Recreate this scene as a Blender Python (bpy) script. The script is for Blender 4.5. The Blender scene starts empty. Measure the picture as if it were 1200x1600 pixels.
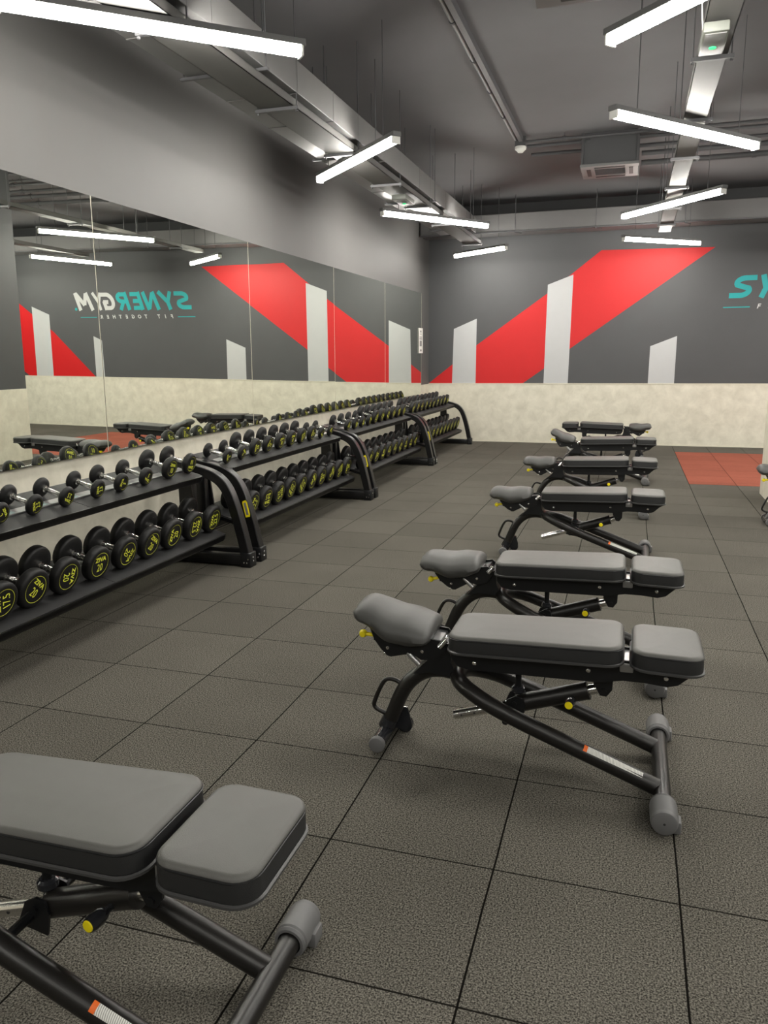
import bpy, bmesh, math, random
from mathutils import Vector, Matrix
random.seed(7)
scene = bpy.context.scene
C = scene.collection
PI = math.pi

# ------------------------------------------------------------------ camera
cam_d = bpy.data.cameras.new('camera')
cam = bpy.data.objects.new('camera', cam_d)
C.objects.link(cam)
YAW, PITCH, ROLL = math.radians(-17.50867), math.radians(11.32113), math.radians(-0.52190)
fwd0 = Vector((math.sin(YAW), math.cos(YAW), 0)); right0 = Vector((math.cos(YAW), -math.sin(YAW), 0)); up0 = Vector((0, 0, 1))
fwd = fwd0 * math.cos(PITCH) - up0 * math.sin(PITCH)
up1 = up0 * math.cos(PITCH) + fwd0 * math.sin(PITCH)
rt = right0 * math.cos(ROLL) + up1 * math.sin(ROLL)
up = up1 * math.cos(ROLL) - right0 * math.sin(ROLL)
M = Matrix((rt, up, -fwd)).transposed().to_4x4()
M.translation = Vector((1.80239, -1.96873, 1.44105))
cam.matrix_world = M
cam_d.sensor_fit = 'AUTO'; cam_d.sensor_width = 36.0
cam_d.lens = 1207.765 / 1600 * 36.0
cam_d.clip_start = 0.05; cam_d.clip_end = 100
scene.camera = cam

# ------------------------------------------------------------------ world, exposure
world = bpy.data.worlds.new('world'); scene.world = world
world.use_nodes = True
world.node_tree.nodes['Background'].inputs[0].default_value = (0.55, 0.56, 0.6, 1)
world.node_tree.nodes['Background'].inputs[1].default_value = 0.02
scene.view_settings.view_transform = 'Standard'
scene.view_settings.look = 'None'
scene.view_settings.gamma = 1.0
scene.view_settings.use_curve_mapping = False
scene.view_settings.exposure = 0.0
LAMP = 112.0            # strength of the batten diffusers

# room
XL, XR, YF, YB, ZC = -1.54, 9.0, -7.0, 11.28, 3.86
XM = -1.49             # mirror plane
WZ = 0.98              # top of the light wall cladding

# ------------------------------------------------------------------ materials
def srgb(r, g, b):
    f = lambda c: (c / 255 / 12.92) if c / 255 <= 0.04045 else ((c / 255 + 0.055) / 1.055) ** 2.4
    return (f(r), f(g), f(b), 1)

def mat(name, col, rough=0.5, metal=0.0, bump=0.0, bscale=200.0, mottle=0.0, mscale=8.0, spec=0.5, rvar=0.0):
    m = bpy.data.materials.new(name); m.use_nodes = True
    nt = m.node_tree; b = nt.nodes['Principled BSDF']
    b.inputs['Base Color'].default_value = col
    b.inputs['Roughness'].default_value = rough
    b.inputs['Metallic'].default_value = metal
    b.inputs['Specular IOR Level'].default_value = spec
    tc = nt.nodes.new('ShaderNodeTexCoord')
    n = nt.nodes.new('ShaderNodeTexNoise'); n.inputs['Scale'].default_value = mscale; n.inputs['Detail'].default_value = 5
    nt.links.new(tc.outputs['Object'], n.inputs['Vector'])
    mx = nt.nodes.new('ShaderNodeMix'); mx.data_type = 'RGBA'
    k = max(mottle, 0.03)
    mx.inputs['A'].default_value = (col[0] * (1 - k), col[1] * (1 - k), col[2] * (1 - k), 1)
    mx.inputs['B'].default_value = (min(1, col[0] * (1 + k)), min(1, col[1] * (1 + k)), min(1, col[2] * (1 + k)), 1)
    nt.links.new(n.outputs['Fac'], mx.inputs['Factor']); nt.links.new(mx.outputs['Result'], b.inputs['Base Color'])
    if bump > 0:
        n2 = nt.nodes.new('ShaderNodeTexNoise'); n2.inputs['Scale'].default_value = bscale; n2.inputs['Detail'].default_value = 2
        nt.links.new(tc.outputs['Object'], n2.inputs['Vector'])
        bp = nt.nodes.new('ShaderNodeBump'); bp.inputs['Strength'].default_value = bump; bp.inputs['Distance'].default_value = 0.002
        nt.links.new(n2.outputs['Fac'], bp.inputs['Height']); nt.links.new(bp.outputs['Normal'], b.inputs['Normal'])
    return m

def floor_mat(name, base, light, red=0.0):
    """rubber granulate tiles of 0.5 m with dark joints"""
    m = bpy.data.materials.new(name); m.use_nodes = True
    nt = m.node_tree; N = nt.nodes; L = nt.links; b = N['Principled BSDF']
    b.inputs['Roughness'].default_value = 0.95; b.inputs['Specular IOR Level'].default_value = 0.04
    tc = N.new('ShaderNodeTexCoord')
    sep = N.new('ShaderNodeSeparateXYZ'); L.new(tc.outputs['Object'], sep.inputs[0])
    def math_(op, a, bb=None, c=None):
        n = N.new('ShaderNodeMath'); n.operation = op
        for i, v in enumerate((a, bb, c)):
            if v is None: continue
            if isinstance(v, (int, float)): n.inputs[i].default_value = v
            else: L.new(v, n.inputs[i])
        return n.outputs[0]
    wob = N.new('ShaderNodeTexNoise'); wob.inputs['Scale'].default_value = 2.2; L.new(tc.outputs['Object'], wob.inputs['Vector'])
    w = math_('MULTIPLY', math_('SUBTRACT', wob.outputs['Fac'], 0.5), 0.006)
    xs = math_('DIVIDE', math_('ADD', sep.outputs[0], w), 0.5); ys = math_('DIVIDE', math_('ADD', sep.outputs[1], w), 0.5)
    def joint(v, wd):
        d = math_('ABSOLUTE', math_('SUBTRACT', v, math_('ROUND', v)))
        return math_('LESS_THAN', d, wd)
    jx = joint(xs, 0.0055); jy = joint(ys, 0.0052)
    j = math_('MAXIMUM', jx, math_('MULTIPLY', jy, 0.95))
    cx = math_('FLOOR', xs); cy = math_('FLOOR', ys)
    comb = N.new('ShaderNodeCombineXYZ'); L.new(cx, comb.inputs[0]); L.new(cy, comb.inputs[1])
    wn = N.new('ShaderNodeTexWhiteNoise'); L.new(comb.outputs[0], wn.inputs['Vector'])
    sp = N.new('ShaderNodeTexNoise'); sp.inputs['Scale'].default_value = 215; sp.inputs['Detail'].default_value = 3; sp.inputs['Roughness'].default_value = 0.7
    L.new(tc.outputs['Object'], sp.inputs['Vector'])
    rmp = N.new('ShaderNodeMapRange'); rmp.inputs['From Min'].default_value = 0.40; rmp.inputs['From Max'].default_value = 0.64
    L.new(sp.outputs['Fac'], rmp.inputs['Value'])
    mx = N.new('ShaderNodeMix'); mx.data_type = 'RGBA'; mx.inputs['A'].default_value = base; mx.inputs['B'].default_value = light
    L.new(rmp.outputs[0], mx.inputs['Factor'])
    bl = N.new('ShaderNodeTexNoise'); bl.inputs['Scale'].default_value = 1.6; bl.inputs['Detail'].default_value = 4; L.new(tc.outputs['Object'], bl.inputs['Vector'])
    fac = math_('ADD', math_('MULTIPLY', wn.outputs['Value'], 0.16), math_('ADD', math_('MULTIPLY', bl.outputs['Fac'], 0.35), 0.74))
    mul = N.new('ShaderNodeVectorMath'); mul.operation = 'SCALE'; L.new(mx.outputs['Result'], mul.inputs[0]); L.new(fac, mul.inputs['Scale'])
    mj = N.new('ShaderNodeMix'); mj.data_type = 'RGBA'; L.new(mul.outputs[0], mj.inputs['A'])
    mj.inputs['B'].default_value = (base[0] * 0.22, base[1] * 0.2, base[2] * 0.2, 1)
    L.new(j, mj.inputs['Factor']); L.new(mj.outputs['Result'], b.inputs['Base Color'])
    h = math_('SUBTRACT', math_('MULTIPLY', sp.outputs['Fac'], 0.6), math_('MULTIPLY', j, 1.5))
    bp = N.new('ShaderNodeBump'); bp.inputs['Strength'].default_value = 0.35; bp.inputs['Distance'].default_value = 0.002
    L.new(h, bp.inputs['Height']); L.new(bp.outputs['Normal'], b.inputs['Normal'])
    return m

def cladding_mat():
    m = bpy.data.materials.new('concrete_cladding'); m.use_nodes = True
    nt = m.node_tree; N = nt.nodes; L = nt.links; b = N['Principled BSDF']
    b.inputs['Roughness'].default_value = 0.55
    tc = N.new('ShaderNodeTexCoord')
    n1 = N.new('ShaderNodeTexNoise'); n1.inputs['Scale'].default_value = 6.5; n1.inputs['Detail'].default_value = 8; n1.inputs['Roughness'].default_value = 0.62
    n1.inputs['Distortion'].default_value = 0.4
    L.new(tc.outputs['Object'], n1.inputs['Vector'])
    cr = N.new('ShaderNodeValToRGB'); e = cr.color_ramp
    e.elements[0].position = 0.3; e.elements[0].color = srgb(203, 198, 181)
    e.elements[1].position = 0.72; e.elements[1].color = srgb(228, 223, 207)
    L.new(n1.outputs['Fac'], cr.inputs[0]); L.new(cr.outputs[0], b.inputs['Base Color'])
    return m

def emit(name, col, s, base=(0.8, 0.8, 0.8, 1)):
    m = bpy.data.materials.new(name); m.use_nodes = True
    b = m.node_tree.nodes['Principled BSDF']; b.inputs['Base Color'].default_value = base
    b.inputs['Emission Color'].default_value = col; b.inputs['Emission Strength'].default_value = s
    return m

MT = dict(
    floor=floor_mat('rubber_floor', (0.022, 0.0205, 0.0175, 1), (0.208, 0.195, 0.166, 1)),
    red=floor_mat('red_rubber', (0.20, 0.062, 0.042, 1), (0.36, 0.115, 0.076, 1)),
    clad=cladding_mat(),
    wall=mat('grey_wall_paint', (0.072, 0.073, 0.077, 1), 0.6, mottle=0.06, mscale=3),
    wall_lit=mat('grey_wall_paint_lit', (0.104, 0.102, 0.099, 1), 0.6, mottle=0.05, mscale=3),  # same grey paint, grazing lamp light brightened into the colour
    ceil=mat('grey_ceiling_paint', (0.140, 0.138, 0.145, 1), 0.75, mottle=0.08, mscale=2.5),
    duct=mat('grey_painted_sheet', (0.15, 0.147, 0.147, 1), 0.5, mottle=0.05),
    tray=mat('galvanised_tray', (0.07, 0.068, 0.064, 1), 0.6, metal=0.0, mottle=0.08, mscale=12),
    rod=mat('threaded_rod', (0.10, 0.10, 0.105, 1), 0.5, metal=0.4),
    pipe=mat('painted_pipe', (0.085, 0.085, 0.09, 1), 0.55),
    conduit=mat('light_conduit', (0.22, 0.22, 0.22, 1), 0.5),
    redp=mat('red_paint', srgb(198, 16, 20), 0.55),
    whitep=mat('white_paint', srgb(186, 187, 188), 0.55),
    tealp=mat('teal_paint', srgb(14, 160, 162), 0.55),
    logow=mat('logo_white', srgb(205, 205, 205), 0.55),
    trim=mat('pale_trim', srgb(215, 210, 192), 0.5),
    frame=mat('black_powder_coat', (0.0045, 0.0045, 0.005, 1), 0.32, bump=0.15, bscale=900),
    tube=mat('satin_black_tube', (0.012, 0.011, 0.010, 1), 0.36, metal=0.1, bump=0.1, bscale=900),
    plate=mat('black_side_plate', (0.0035, 0.004, 0.005, 1), 0.42),
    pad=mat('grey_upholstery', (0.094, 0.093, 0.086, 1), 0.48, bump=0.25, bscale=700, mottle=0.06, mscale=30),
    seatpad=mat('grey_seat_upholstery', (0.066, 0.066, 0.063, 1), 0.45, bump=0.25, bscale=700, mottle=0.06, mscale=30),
    padside_shaded=mat('shaded_side_upholstery', (0.016, 0.0165, 0.017, 1), 0.5, bump=0.25, bscale=700, mottle=0.05, mscale=30),  # same vinyl as the pad tops, side shade darkened into the colour
    piping=mat('grey_piping', (0.05, 0.05, 0.05, 1), 0.4),
    capg=mat('grey_plastic_cap', (0.13, 0.13, 0.13, 1), 0.5),
    capd=mat('dark_glossy_cap', (0.02, 0.021, 0.024, 1), 0.15),
    chrome=mat('chrome', (0.78, 0.77, 0.74, 1), 0.14, metal=1.0, bump=0.1, bscale=500),
    steel=mat('brushed_steel', (0.42, 0.42, 0.42, 1), 0.35, metal=0.8),
    yellow=mat('yellow_plastic', srgb(246, 226, 24), 0.4),
    orange=mat('orange_print', srgb(240, 110, 30), 0.5),
    rubber=mat('dumbbell_rubber', (0.006, 0.006, 0.006, 1), 0.5, bump=0.2, bscale=800, spec=0.35),
    mark=mat('yellow_print', srgb(226, 230, 72), 0.5),
    mat_=mat('tray_mat', (0.010, 0.010, 0.011, 1), 0.6, bump=0.3, bscale=400),
    white=mat('white_plastic', srgb(225, 225, 220), 0.45),
    print_=mat('grey_print', srgb(120, 120, 118), 0.5),
    ac=mat('ac_grey', (0.20, 0.20, 0.20, 1), 0.5),
    house=mat('grey_batten_housing', (0.12, 0.12, 0.12, 1), 0.5),
    embox=mat('emergency_box', (0.16, 0.17, 0.15, 1), 0.5),
    dark=mat('dark_void', (0.02, 0.02, 0.02, 1), 0.6),
)
MT['glow'] = emit('lamp_diffuser', (1.0, 0.965, 0.89, 1), LAMP)
MT['green'] = emit('green_led', (0.03, 1.0, 0.30, 1), 1.2, (0.02, 0.3, 0.1, 1))
MT['teal_reflect'] = mat('pale_teal_plate', (0.45, 0.58, 0.56, 1), 0.2, metal=0.6)
mm = bpy.data.materials.new('mirror_glass'); mm.use_nodes = True
b = mm.node_tree.nodes['Principled BSDF']; b.inputs['Base Color'].default_value = (0.88, 0.91, 0.84, 1)
b.inputs['Metallic'].default_value = 1; b.inputs['Roughness'].default_value = 0.0
MT['mirror'] = mm
# warning label print: white with thin grey lines across
lm = bpy.data.materials.new('label_print'); lm.use_nodes = True
_n = lm.node_tree.nodes; _l = lm.node_tree.links
_t = _n.new('ShaderNodeTexCoord'); _w = _n.new('ShaderNodeTexWave'); _w.inputs['Scale'].default_value = 70; _w.inputs['Distortion'].default_value = 1.2
_w.bands_direction = 'X'
_r = _n.new('ShaderNodeValToRGB'); _r.color_ramp.elements[0].color = srgb(150, 150, 145); _r.color_ramp.elements[1].color = srgb(232, 232, 226)
_r.color_ramp.elements[0].position = 0.1; _r.color_ramp.elements[1].position = 0.55
_l.new(_t.outputs['Object'], _w.inputs['Vector']); _l.new(_w.outputs['Fac'], _r.inputs[0]); _l.new(_r.outputs[0], _n['Principled BSDF'].inputs['Base Color'])
MT['label'] = lm

# ------------------------------------------------------------------ mesh helpers
class MB:
    def __init__(s): s.bm = bmesh.new()
    def box(s, x0, x1, y0, y1, z0, z1, bev=0.0, R=None):
        ret = bmesh.ops.create_cube(s.bm, size=1)
        vs = ret['verts']
        for v in vs:
            v.co = Vector(((x0 + x1) / 2 + v.co.x * (x1 - x0), (y0 + y1) / 2 + v.co.y * (y1 - y0), (z0 + z1) / 2 + v.co.z * (z1 - z0)))
        if bev > 0:
            es = list({e for v in vs for e in v.link_edges})
            r = bmesh.ops.bevel(s.bm, geom=es, offset=bev, segments=2, affect='EDGES', profile=0.5)
            vs = list({v for f in r['faces'] for v in f.verts} | {v for v in vs if v.is_valid})
        if R is not None:
            for v in vs: v.co = R @ v.co
        return s
    def tube(s, pts, r, n=14, closed=False, caps=True, sx=None):
        """round tube along pts"""
        P = [Vector(p) for p in pts]; k = len(P)
        rings = []
        prevn = None
        for i, p in enumerate(P):
            if closed: t = (P[(i + 1) % k] - P[i - 1]).normalized()
            else:
                a = P[max(i - 1, 0)]; c = P[min(i + 1, k - 1)]; t = (c - a).normalized()
            if prevn is None:
                ref = Vector((0, 0, 1)) if abs(t.z) < 0.9 else Vector((0, 1, 0))
                nn = (ref - t * ref.dot(t)).normalized()
            else: nn = (prevn - t * prevn.dot(t)).normalized()
            prevn = nn; bb = t.cross(nn)
            rr = r[i] if isinstance(r, (list, tuple)) else r
            rings.append([s.bm.verts.new(p + (nn * math.cos(2 * PI * j / n) + bb * math.sin(2 * PI * j / n)) * rr) for j in range(n)])
        m = k if closed else k - 1
        for i in range(m):
            a = rings[i]; c = rings[(i + 1) % k]
            for j in range(n):
                s.bm.faces.new((a[j], a[(j + 1) % n], c[(j + 1) % n], c[j]))
        if caps and not closed:
            s.bm.faces.new(list(reversed(rings[0]))); s.bm.faces.new(rings[-1])
        return s
    def lathe(s, prof, axis=(1, 0, 0), origin=(0, 0, 0), n=28):
        """prof: (along, radius) pairs"""
        ax = Vector(axis).normalized(); o = Vector(origin)
        ref = Vector((0, 0, 1)) if abs(ax.z) < 0.9 else Vector((1, 0, 0))
        u = (ref - ax * ref.dot(ax)).normalized(); w = ax.cross(u)
        rings = []
        for a, r in prof:
            if r < 1e-6: rings.append([s.bm.verts.new(o + ax * a)])
            else: rings.append([s.bm.verts.new(o + ax * a + (u * math.cos(2 * PI * j / n) + w * math.sin(2 * PI * j / n)) * r) for j in range(n)])
        for A, B in zip(rings, rings[1:]):
            for j in range(n):
                k2 = (j + 1) % n
                if len(A) == 1 and len(B) == 1: continue
                if len(A) == 1: s.bm.faces.new((A[0], B[k2], B[j]))
                elif len(B) == 1: s.bm.faces.new((A[j], A[k2], B[0]))
                else: s.bm.faces.new((A[j], A[k2], B[k2], B[j]))
        return s
    def prism(s, poly, d0, d1, plane='XZ', bev=0):
        """poly extruded along the missing axis"""
        def P(a, b_, d):
            if plane == 'XZ': return Vector((a, d, b_))
            if plane == 'XY': return Vector((a, b_, d))
            return Vector((d, a, b_))
        A = [s.bm.verts.new(P(a, b_, d0)) for a, b_ in poly]; B = [s.bm.verts.new(P(a, b_, d1)) for a, b_ in poly]
        n = len(poly)
        s.bm.faces.new(A); s.bm.faces.new(list(reversed(B)))
        for i in range(n): s.bm.faces.new((A[i], B[i], B[(i + 1) % n], A[(i + 1) % n]))
        return s
    def strip(s, pts, w, d0, d1, plane='XZ'):
        """constant-width bar of rectangular section following pts in a plane"""
        L_, R_ = ribbon(pts, w)
        return s.prism(L_ + list(reversed(R_)), d0, d1, plane)
    def xform(s, Mx):
        bmesh.ops.transform(s.bm, matrix=Mx, verts=s.bm.verts); return s
    def build(s, name, m, parent=None, smooth=True, ang=40):
        bmesh.ops.recalc_face_normals(s.bm, faces=s.bm.faces)
        me = bpy.data.meshes.new(name); s.bm.to_mesh(me); s.bm.free()
        mats = m if isinstance(m, list) else [m]
        for q in mats: me.materials.append(MT[q])
        if smooth and len(me.polygons):
            me.polygons.foreach_set('use_smooth', [True] * len(me.polygons))
            me.set_sharp_from_angle(angle=math.radians(ang))
        o = bpy.data.objects.new(name, me); C.objects.link(o)
        if parent is not None: o.parent = parent
        return o

def ribbon(pts, w):
    P = [Vector(p) for p in pts]; n = len(P); Lf = []; Rt = []
    for i in range(n):
        if i == 0: d = (P[1] - P[0]).normalized(); nn = Vector((-d.y, d.x)); k = 1
        elif i == n - 1: d = (P[-1] - P[-2]).normalized(); nn = Vector((-d.y, d.x)); k = 1
        else:
            d1 = (P[i] - P[i - 1]).normalized(); d2 = (P[i + 1] - P[i]).normalized()
            n1 = Vector((-d1.y, d1.x)); n2 = Vector((-d2.y, d2.x)); nn = (n1 + n2).normalized(); k = 1 / max(0.78, nn.dot(n1))
        Lf.append(tuple(P[i] + nn * w / 2 * k)); Rt.append(tuple(P[i] - nn * w / 2 * k))
    return Lf, Rt

def smooth_path(pts, it=3, closed=False):
    """corner-cutting on 3-D points"""
    P = [Vector(p) for p in pts]
    for _ in range(it):
        Q = [] if closed else [P[0]]
        rng = range(len(P)) if closed else range(len(P) - 1)
        for i in rng:
            a = P[i]; c = P[(i + 1) % len(P)]
            Q += [a * 0.75 + c * 0.25, a * 0.25 + c * 0.75]
        if not closed: Q.append(P[-1])
        P = Q
    return P

def rrect(x0, x1, y0, y1, r, n=6):
    out = []
    for cx, cy, a0 in ((x1 - r, y1 - r, 0), (x0 + r, y1 - r, PI / 2), (x0 + r, y0 + r, PI), (x1 - r, y0 + r, 3 * PI / 2)):
        for i in range(n + 1):
            a = a0 + PI / 2 * i / n; out.append((cx + r * math.cos(a), cy + r * math.sin(a)))
    return out

def pad_mesh(x0, x1, y0, y1, z0, z1, rc, re, crown=0.004, lift=lambda x: 0.0, taper=None):
    """upholstered pad: rounded corners in plan, rounded top edge"""
    mb = MB(); rings = []
    lay = [(0.006, z0), (0.0, z0 + 0.006), (0.0, z1 - re)]
    for i in range(1, 6):
        a = PI / 2 * i / 5; lay.append((re * (1 - math.cos(a)), z1 - re + re * math.sin(a)))
    W = min(x1 - x0, y1 - y0) / 2
    for f in (0.35, 0.6, 0.8): lay.append((re + (W - re) * f, z1 + crown * f))
    for ins, z in lay:
        r = max(0.004, rc - ins)
        ring = []
        for x, y in rrect(x0 + ins, x1 - ins, y0 + ins, y1 - ins, min(r, W - ins - 0.001)):
            if taper: y = (y0 + y1) / 2 + (y - (y0 + y1) / 2) * taper((x - x0) / (x1 - x0))
            ring.append(mb.bm.verts.new((x, y, z + lift(x))))
        rings.append(ring)
    n = len(rings[0])
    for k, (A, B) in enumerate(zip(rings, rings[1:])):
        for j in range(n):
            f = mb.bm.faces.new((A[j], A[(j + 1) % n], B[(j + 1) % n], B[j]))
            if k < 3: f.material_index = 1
    mb.bm.faces.new(rings[-1]); mb.bm.faces.new(list(reversed(rings[0])))
    return mb

# ------------------------------------------------------------------ object helpers
def tag(o, label=None, cat=None, group=None, kind=None):
    if label: o['label'] = label
    if cat: o['category'] = cat
    if group: o['group'] = group
    if kind: o['kind'] = kind
    return o
def thing(name, label, cat, loc=(0, 0, 0), rotz=0, group=None):
    o = bpy.data.objects.new(name, None); o.empty_display_size = 0.1
    C.objects.link(o); o.location = loc; o.rotation_euler = (0, 0, rotz)
    return tag(o, label, cat, group)
def struct(name, mb, m, label=None, parent=None, smooth=False):
    o = mb.build(name, m, parent, smooth=smooth)
    if parent is None: o['kind'] = 'structure'
    if label: o['label'] = label
    return o
def copy_tree(o, parent=None):
    c = o.copy(); C.objects.link(c)
    if parent is not None: c.parent = parent
    for ch in [q for q in list(o.children)]: copy_tree(ch, c)
    return c
_text = {}
def text_mesh(s, size, offset=0.0, extr=0.0004, sx=1.0):
    """text as a bmesh in the XY plane, centred"""
    cu = bpy.data.curves.new('t', 'FONT'); cu.body = s; cu.size = size; cu.offset = offset; cu.extrude = extr
    cu.align_x = 'CENTER'; cu.align_y = 'CENTER'; cu.resolution_u = 2
    o = bpy.data.objects.new('t', cu); C.objects.link(o)
    dg = bpy.context.evaluated_depsgraph_get(); dg.update()
    me = bpy.data.meshes.new_from_object(o.evaluated_get(dg))
    bpy.data.objects.remove(o); bpy.data.curves.remove(cu)
    for v in me.vertices: v.co.x *= sx
    return me

# ================================================================== ROOM
struct('floor', MB().box(XL, XR, YF, YB, -0.1, 0.0), 'floor', 'dark speckled rubber tile floor')
struct('ceiling', MB().box(XL, XR, YF, YB, ZC, ZC + 0.15), 'ceil', 'dark grey painted slab ceiling')
struct('wall_left', MB().box(XL - 0.15, XL, YF, YB, 0, ZC), 'wall_lit', 'grey painted wall above the mirrors')
wb = struct('wall_back', MB().box(XL - 0.15, XR + 0.15, YB, YB + 0.15, 0, ZC), 'wall', 'dark grey back wall with painted red and white mural')
struct('wall_right', MB().box(XR, XR + 0.15, YF, YB, 0, ZC), 'wall', 'grey side wall')
struct('wall_front', MB().box(XL - 0.15, XR + 0.15, YF - 0.15, YF, 0, ZC), 'wall', 'grey wall behind the camera')
# light cladding on the lower walls
struct('trim_1', MB().box(XL, XR, YB - 0.006, YB, 0.012, WZ), 'clad', 'pale concrete-look cladding on the lower back wall')
struct('trim_2', MB().box(XL, XL + 0.006, YF, YB - 0.006, 0.012, WZ), 'clad', 'pale concrete-look cladding under the mirrors')
struct('trim_3', MB().box(XL, XR, YB - 0.012, YB, WZ, WZ + 0.012), 'trim', 'thin pale cap strip on the back wall cladding')
struct('baseboard_back', MB().box(XL, XR, YB - 0.012, YB, 0, 0.014), 'trim', 'thin pale strip along the foot of the back wall')
# pillar on the right
struct('wall_pillar', MB().box(3.17, 3.75, 6.0, 6.86, WZ, ZC), 'wall', 'dark grey upper part of the pillar')
struct('trim_4', MB().box(3.164, 3.756, 5.994, 6.866, 0, WZ), 'clad', 'pale clad foot of the pillar')

# mural painted on the back wall (left motif, logo, right motif)
def mural(poly, m, name, dz=0.0):
    mb = MB().prism(poly, YB - 0.0015 - dz, YB, 'XZ')
    struct(name, mb, m, parent=wb)
W0 = WZ + 0.012
mural([(-1.535, W0), (-0.715, 1.62), (0.425, 2.42), (1.271, 3.07), (2.941, 3.04), (0.834, 1.549), (0.41, 1.22), (0.085, W0)], 'redp', 'red_band')
mural([(-1.125, W0), (-1.10, 1.902), (-0.709, 2.063), (-0.715, W0)], 'whitep', 'white_stripe', 0.001)
mural([(0.43, W0), (0.451, 2.572), (0.851, 2.716), (0.824, W0)], 'whitep', 'white_stripe', 0.001)
mural([(2.077, W0), (2.083, 1.575), (2.474, 1.727), (2.472, W0)], 'whitep', 'white_stripe')
mural([(5.42, W0), (6.35, 1.86), (7.25, 2.50), (7.25, 1.14), (7.03, W0)], 'redp', 'red_band')
mural([(6.43, W0), (6.43, 2.20), (6.84, 2.36), (6.84, W0)], 'whitep', 'white_stripe', 0.001)
mural([(5.20, W0), (5.22, 1.70), (5.41, 1.78), (5.40, W0)], 'whitep', 'white_stripe', 0.001)
# logo letters: stroke glyphs in a unit-height box, sheared
def arc(cx, cy, rx, ry, a0, a1, n=10):
    return [(cx + rx * math.cos(math.radians(a0 + (a1 - a0) * i / n)), cy + ry * math.sin(math.radians(a0 + (a1 - a0) * i / n))) for i in range(n + 1)]
t = 0.12
GL = {
 'S': [[(0.74, 0.88), (0.40, 0.88)] + arc(0.36, 0.69, 0.24, 0.19, 90, 215, 8) + [(0.48, 0.47)] + arc(0.42, 0.31, 0.24, 0.19, 40, -90, 8) + [(0.04, 0.12)]],
 'Y': [[(0.08, 1.0), (0.36, 0.42)], [(0.36, 0.50), (0.36, 0.0)], [(0.66, 1.0), (0.36, 0.42)]],
 'N': [[(0.12, 0.0), (0.12, 1.0)], [(0.14, 0.95), (0.56, 0.05)], [(0.58, 0.0), (0.58, 1.0)]],
 'E': [[(0.12, 0.0), (0.12, 1.0)], [(0.06, 0.885), (0.66, 0.885)], [(0.06, 0.115), (0.66, 0.115)], [(0.12, 0.5), (0.58, 0.5)]],
 'R': [[(0.12, 0.0), (0.12, 1.0)], [(0.06, 0.88), (0.42, 0.88)] + arc(0.42, 0.68, 0.20, 0.20, 90, -90, 8) + [(0.12, 0.48)], [(0.34, 0.46), (0.64, 0.0)]],
 'G': [[(0.68, 0.88), (0.40, 0.88)] + arc(0.38, 0.5, 0.28, 0.38, 95, 265, 10) + [(0.68, 0.12)], [(0.62, 0.02), (0.62, 0.52)], [(0.38, 0.46), (0.68, 0.46)]],
 'M': [[(0.10, 0.0), (0.14, 1.0)], [(0.16, 0.96), (0.42, 0.30)], [(0.42, 0.30), (0.68, 0.96)], [(0.70, 1.0), (0.74, 0.0)]],
}
_gi = [0]
def glyph(ch, x, z, w, h, m, th):
    mb = MB(); _gi[0] += 1
    for st in GL[ch]:
        pts = [((a * w / 0.72 + 0.13 * h * b_ * w / h / 0.3 * 1.0) + x, z + b_ * h) for a, b_ in st]
        _gi[0] += 1; Lr, Rr = ribbon(pts, th); yy = YB - 0.001 - 0.0002 * _gi[0]
        va = [mb.bm.verts.new((a_, yy, c_)) for a_, c_ in Lr]; vb = [mb.bm.verts.new((a_, yy, c_)) for a_, c_ in Rr]
        for i_ in range(len(va) - 1): mb.bm.faces.new((va[i_], va[i_ + 1], vb[i_ + 1], vb[i_]))
    struct('logo_letter', mb, m, parent=wb, smooth=False)
for ch, lx, w_, m_ in (('S', 3.15, .29, 'tealp'), ('Y', 3.47, .32, 'tealp'), ('N', 3.83, .33, 'tealp'), ('E', 4.20, .25, 'tealp'), ('R', 4.49, .27, 'tealp'), ('G', 4.81, .28, 'logow'), ('Y', 5.08, .22, 'logow'), ('M', 5.33, .32, 'logow')):
    glyph(ch, lx, 2.275, w_, 0.335, m_, 0.076 if w_ > .22 else 0.060)
mb = MB().lathe([(0, 0.028), (0.002, 0.028), (0.002, 0)], (0, -1, 0), (5.775, YB, 2.30), 16); struct('logo_dot', mb, 'tealp', parent=wb)
struct('logo_line', MB().box(3.11, 3.485, YB - 0.002, YB, 2.135, 2.15), 'tealp', parent=wb)
struct('logo_line', MB().box(5.30, 5.68, YB - 0.002, YB, 2.135, 2.15), 'tealp', parent=wb)
def wall_text(s, x, z, size, off):
    me = text_mesh(s, size, off)
    me.materials.append(MT['logow'])
    sh = Matrix(((1, 0.25, 0, 0), (0, 0, -1, 0), (0, 1, 0, 0), (0, 0, 0, 1)))
    me.transform(sh)
    o = bpy.data.objects.new('logo_text', me); C.objects.link(o); o.parent = wb; o.location = (x, YB - 0.0015, z)
for i, ch in enumerate('FIT TOGETHER'):
    if ch != ' ': wall_text(ch, 3.61 + i * 0.1435, 2.148, 0.095, 0.003)

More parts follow.
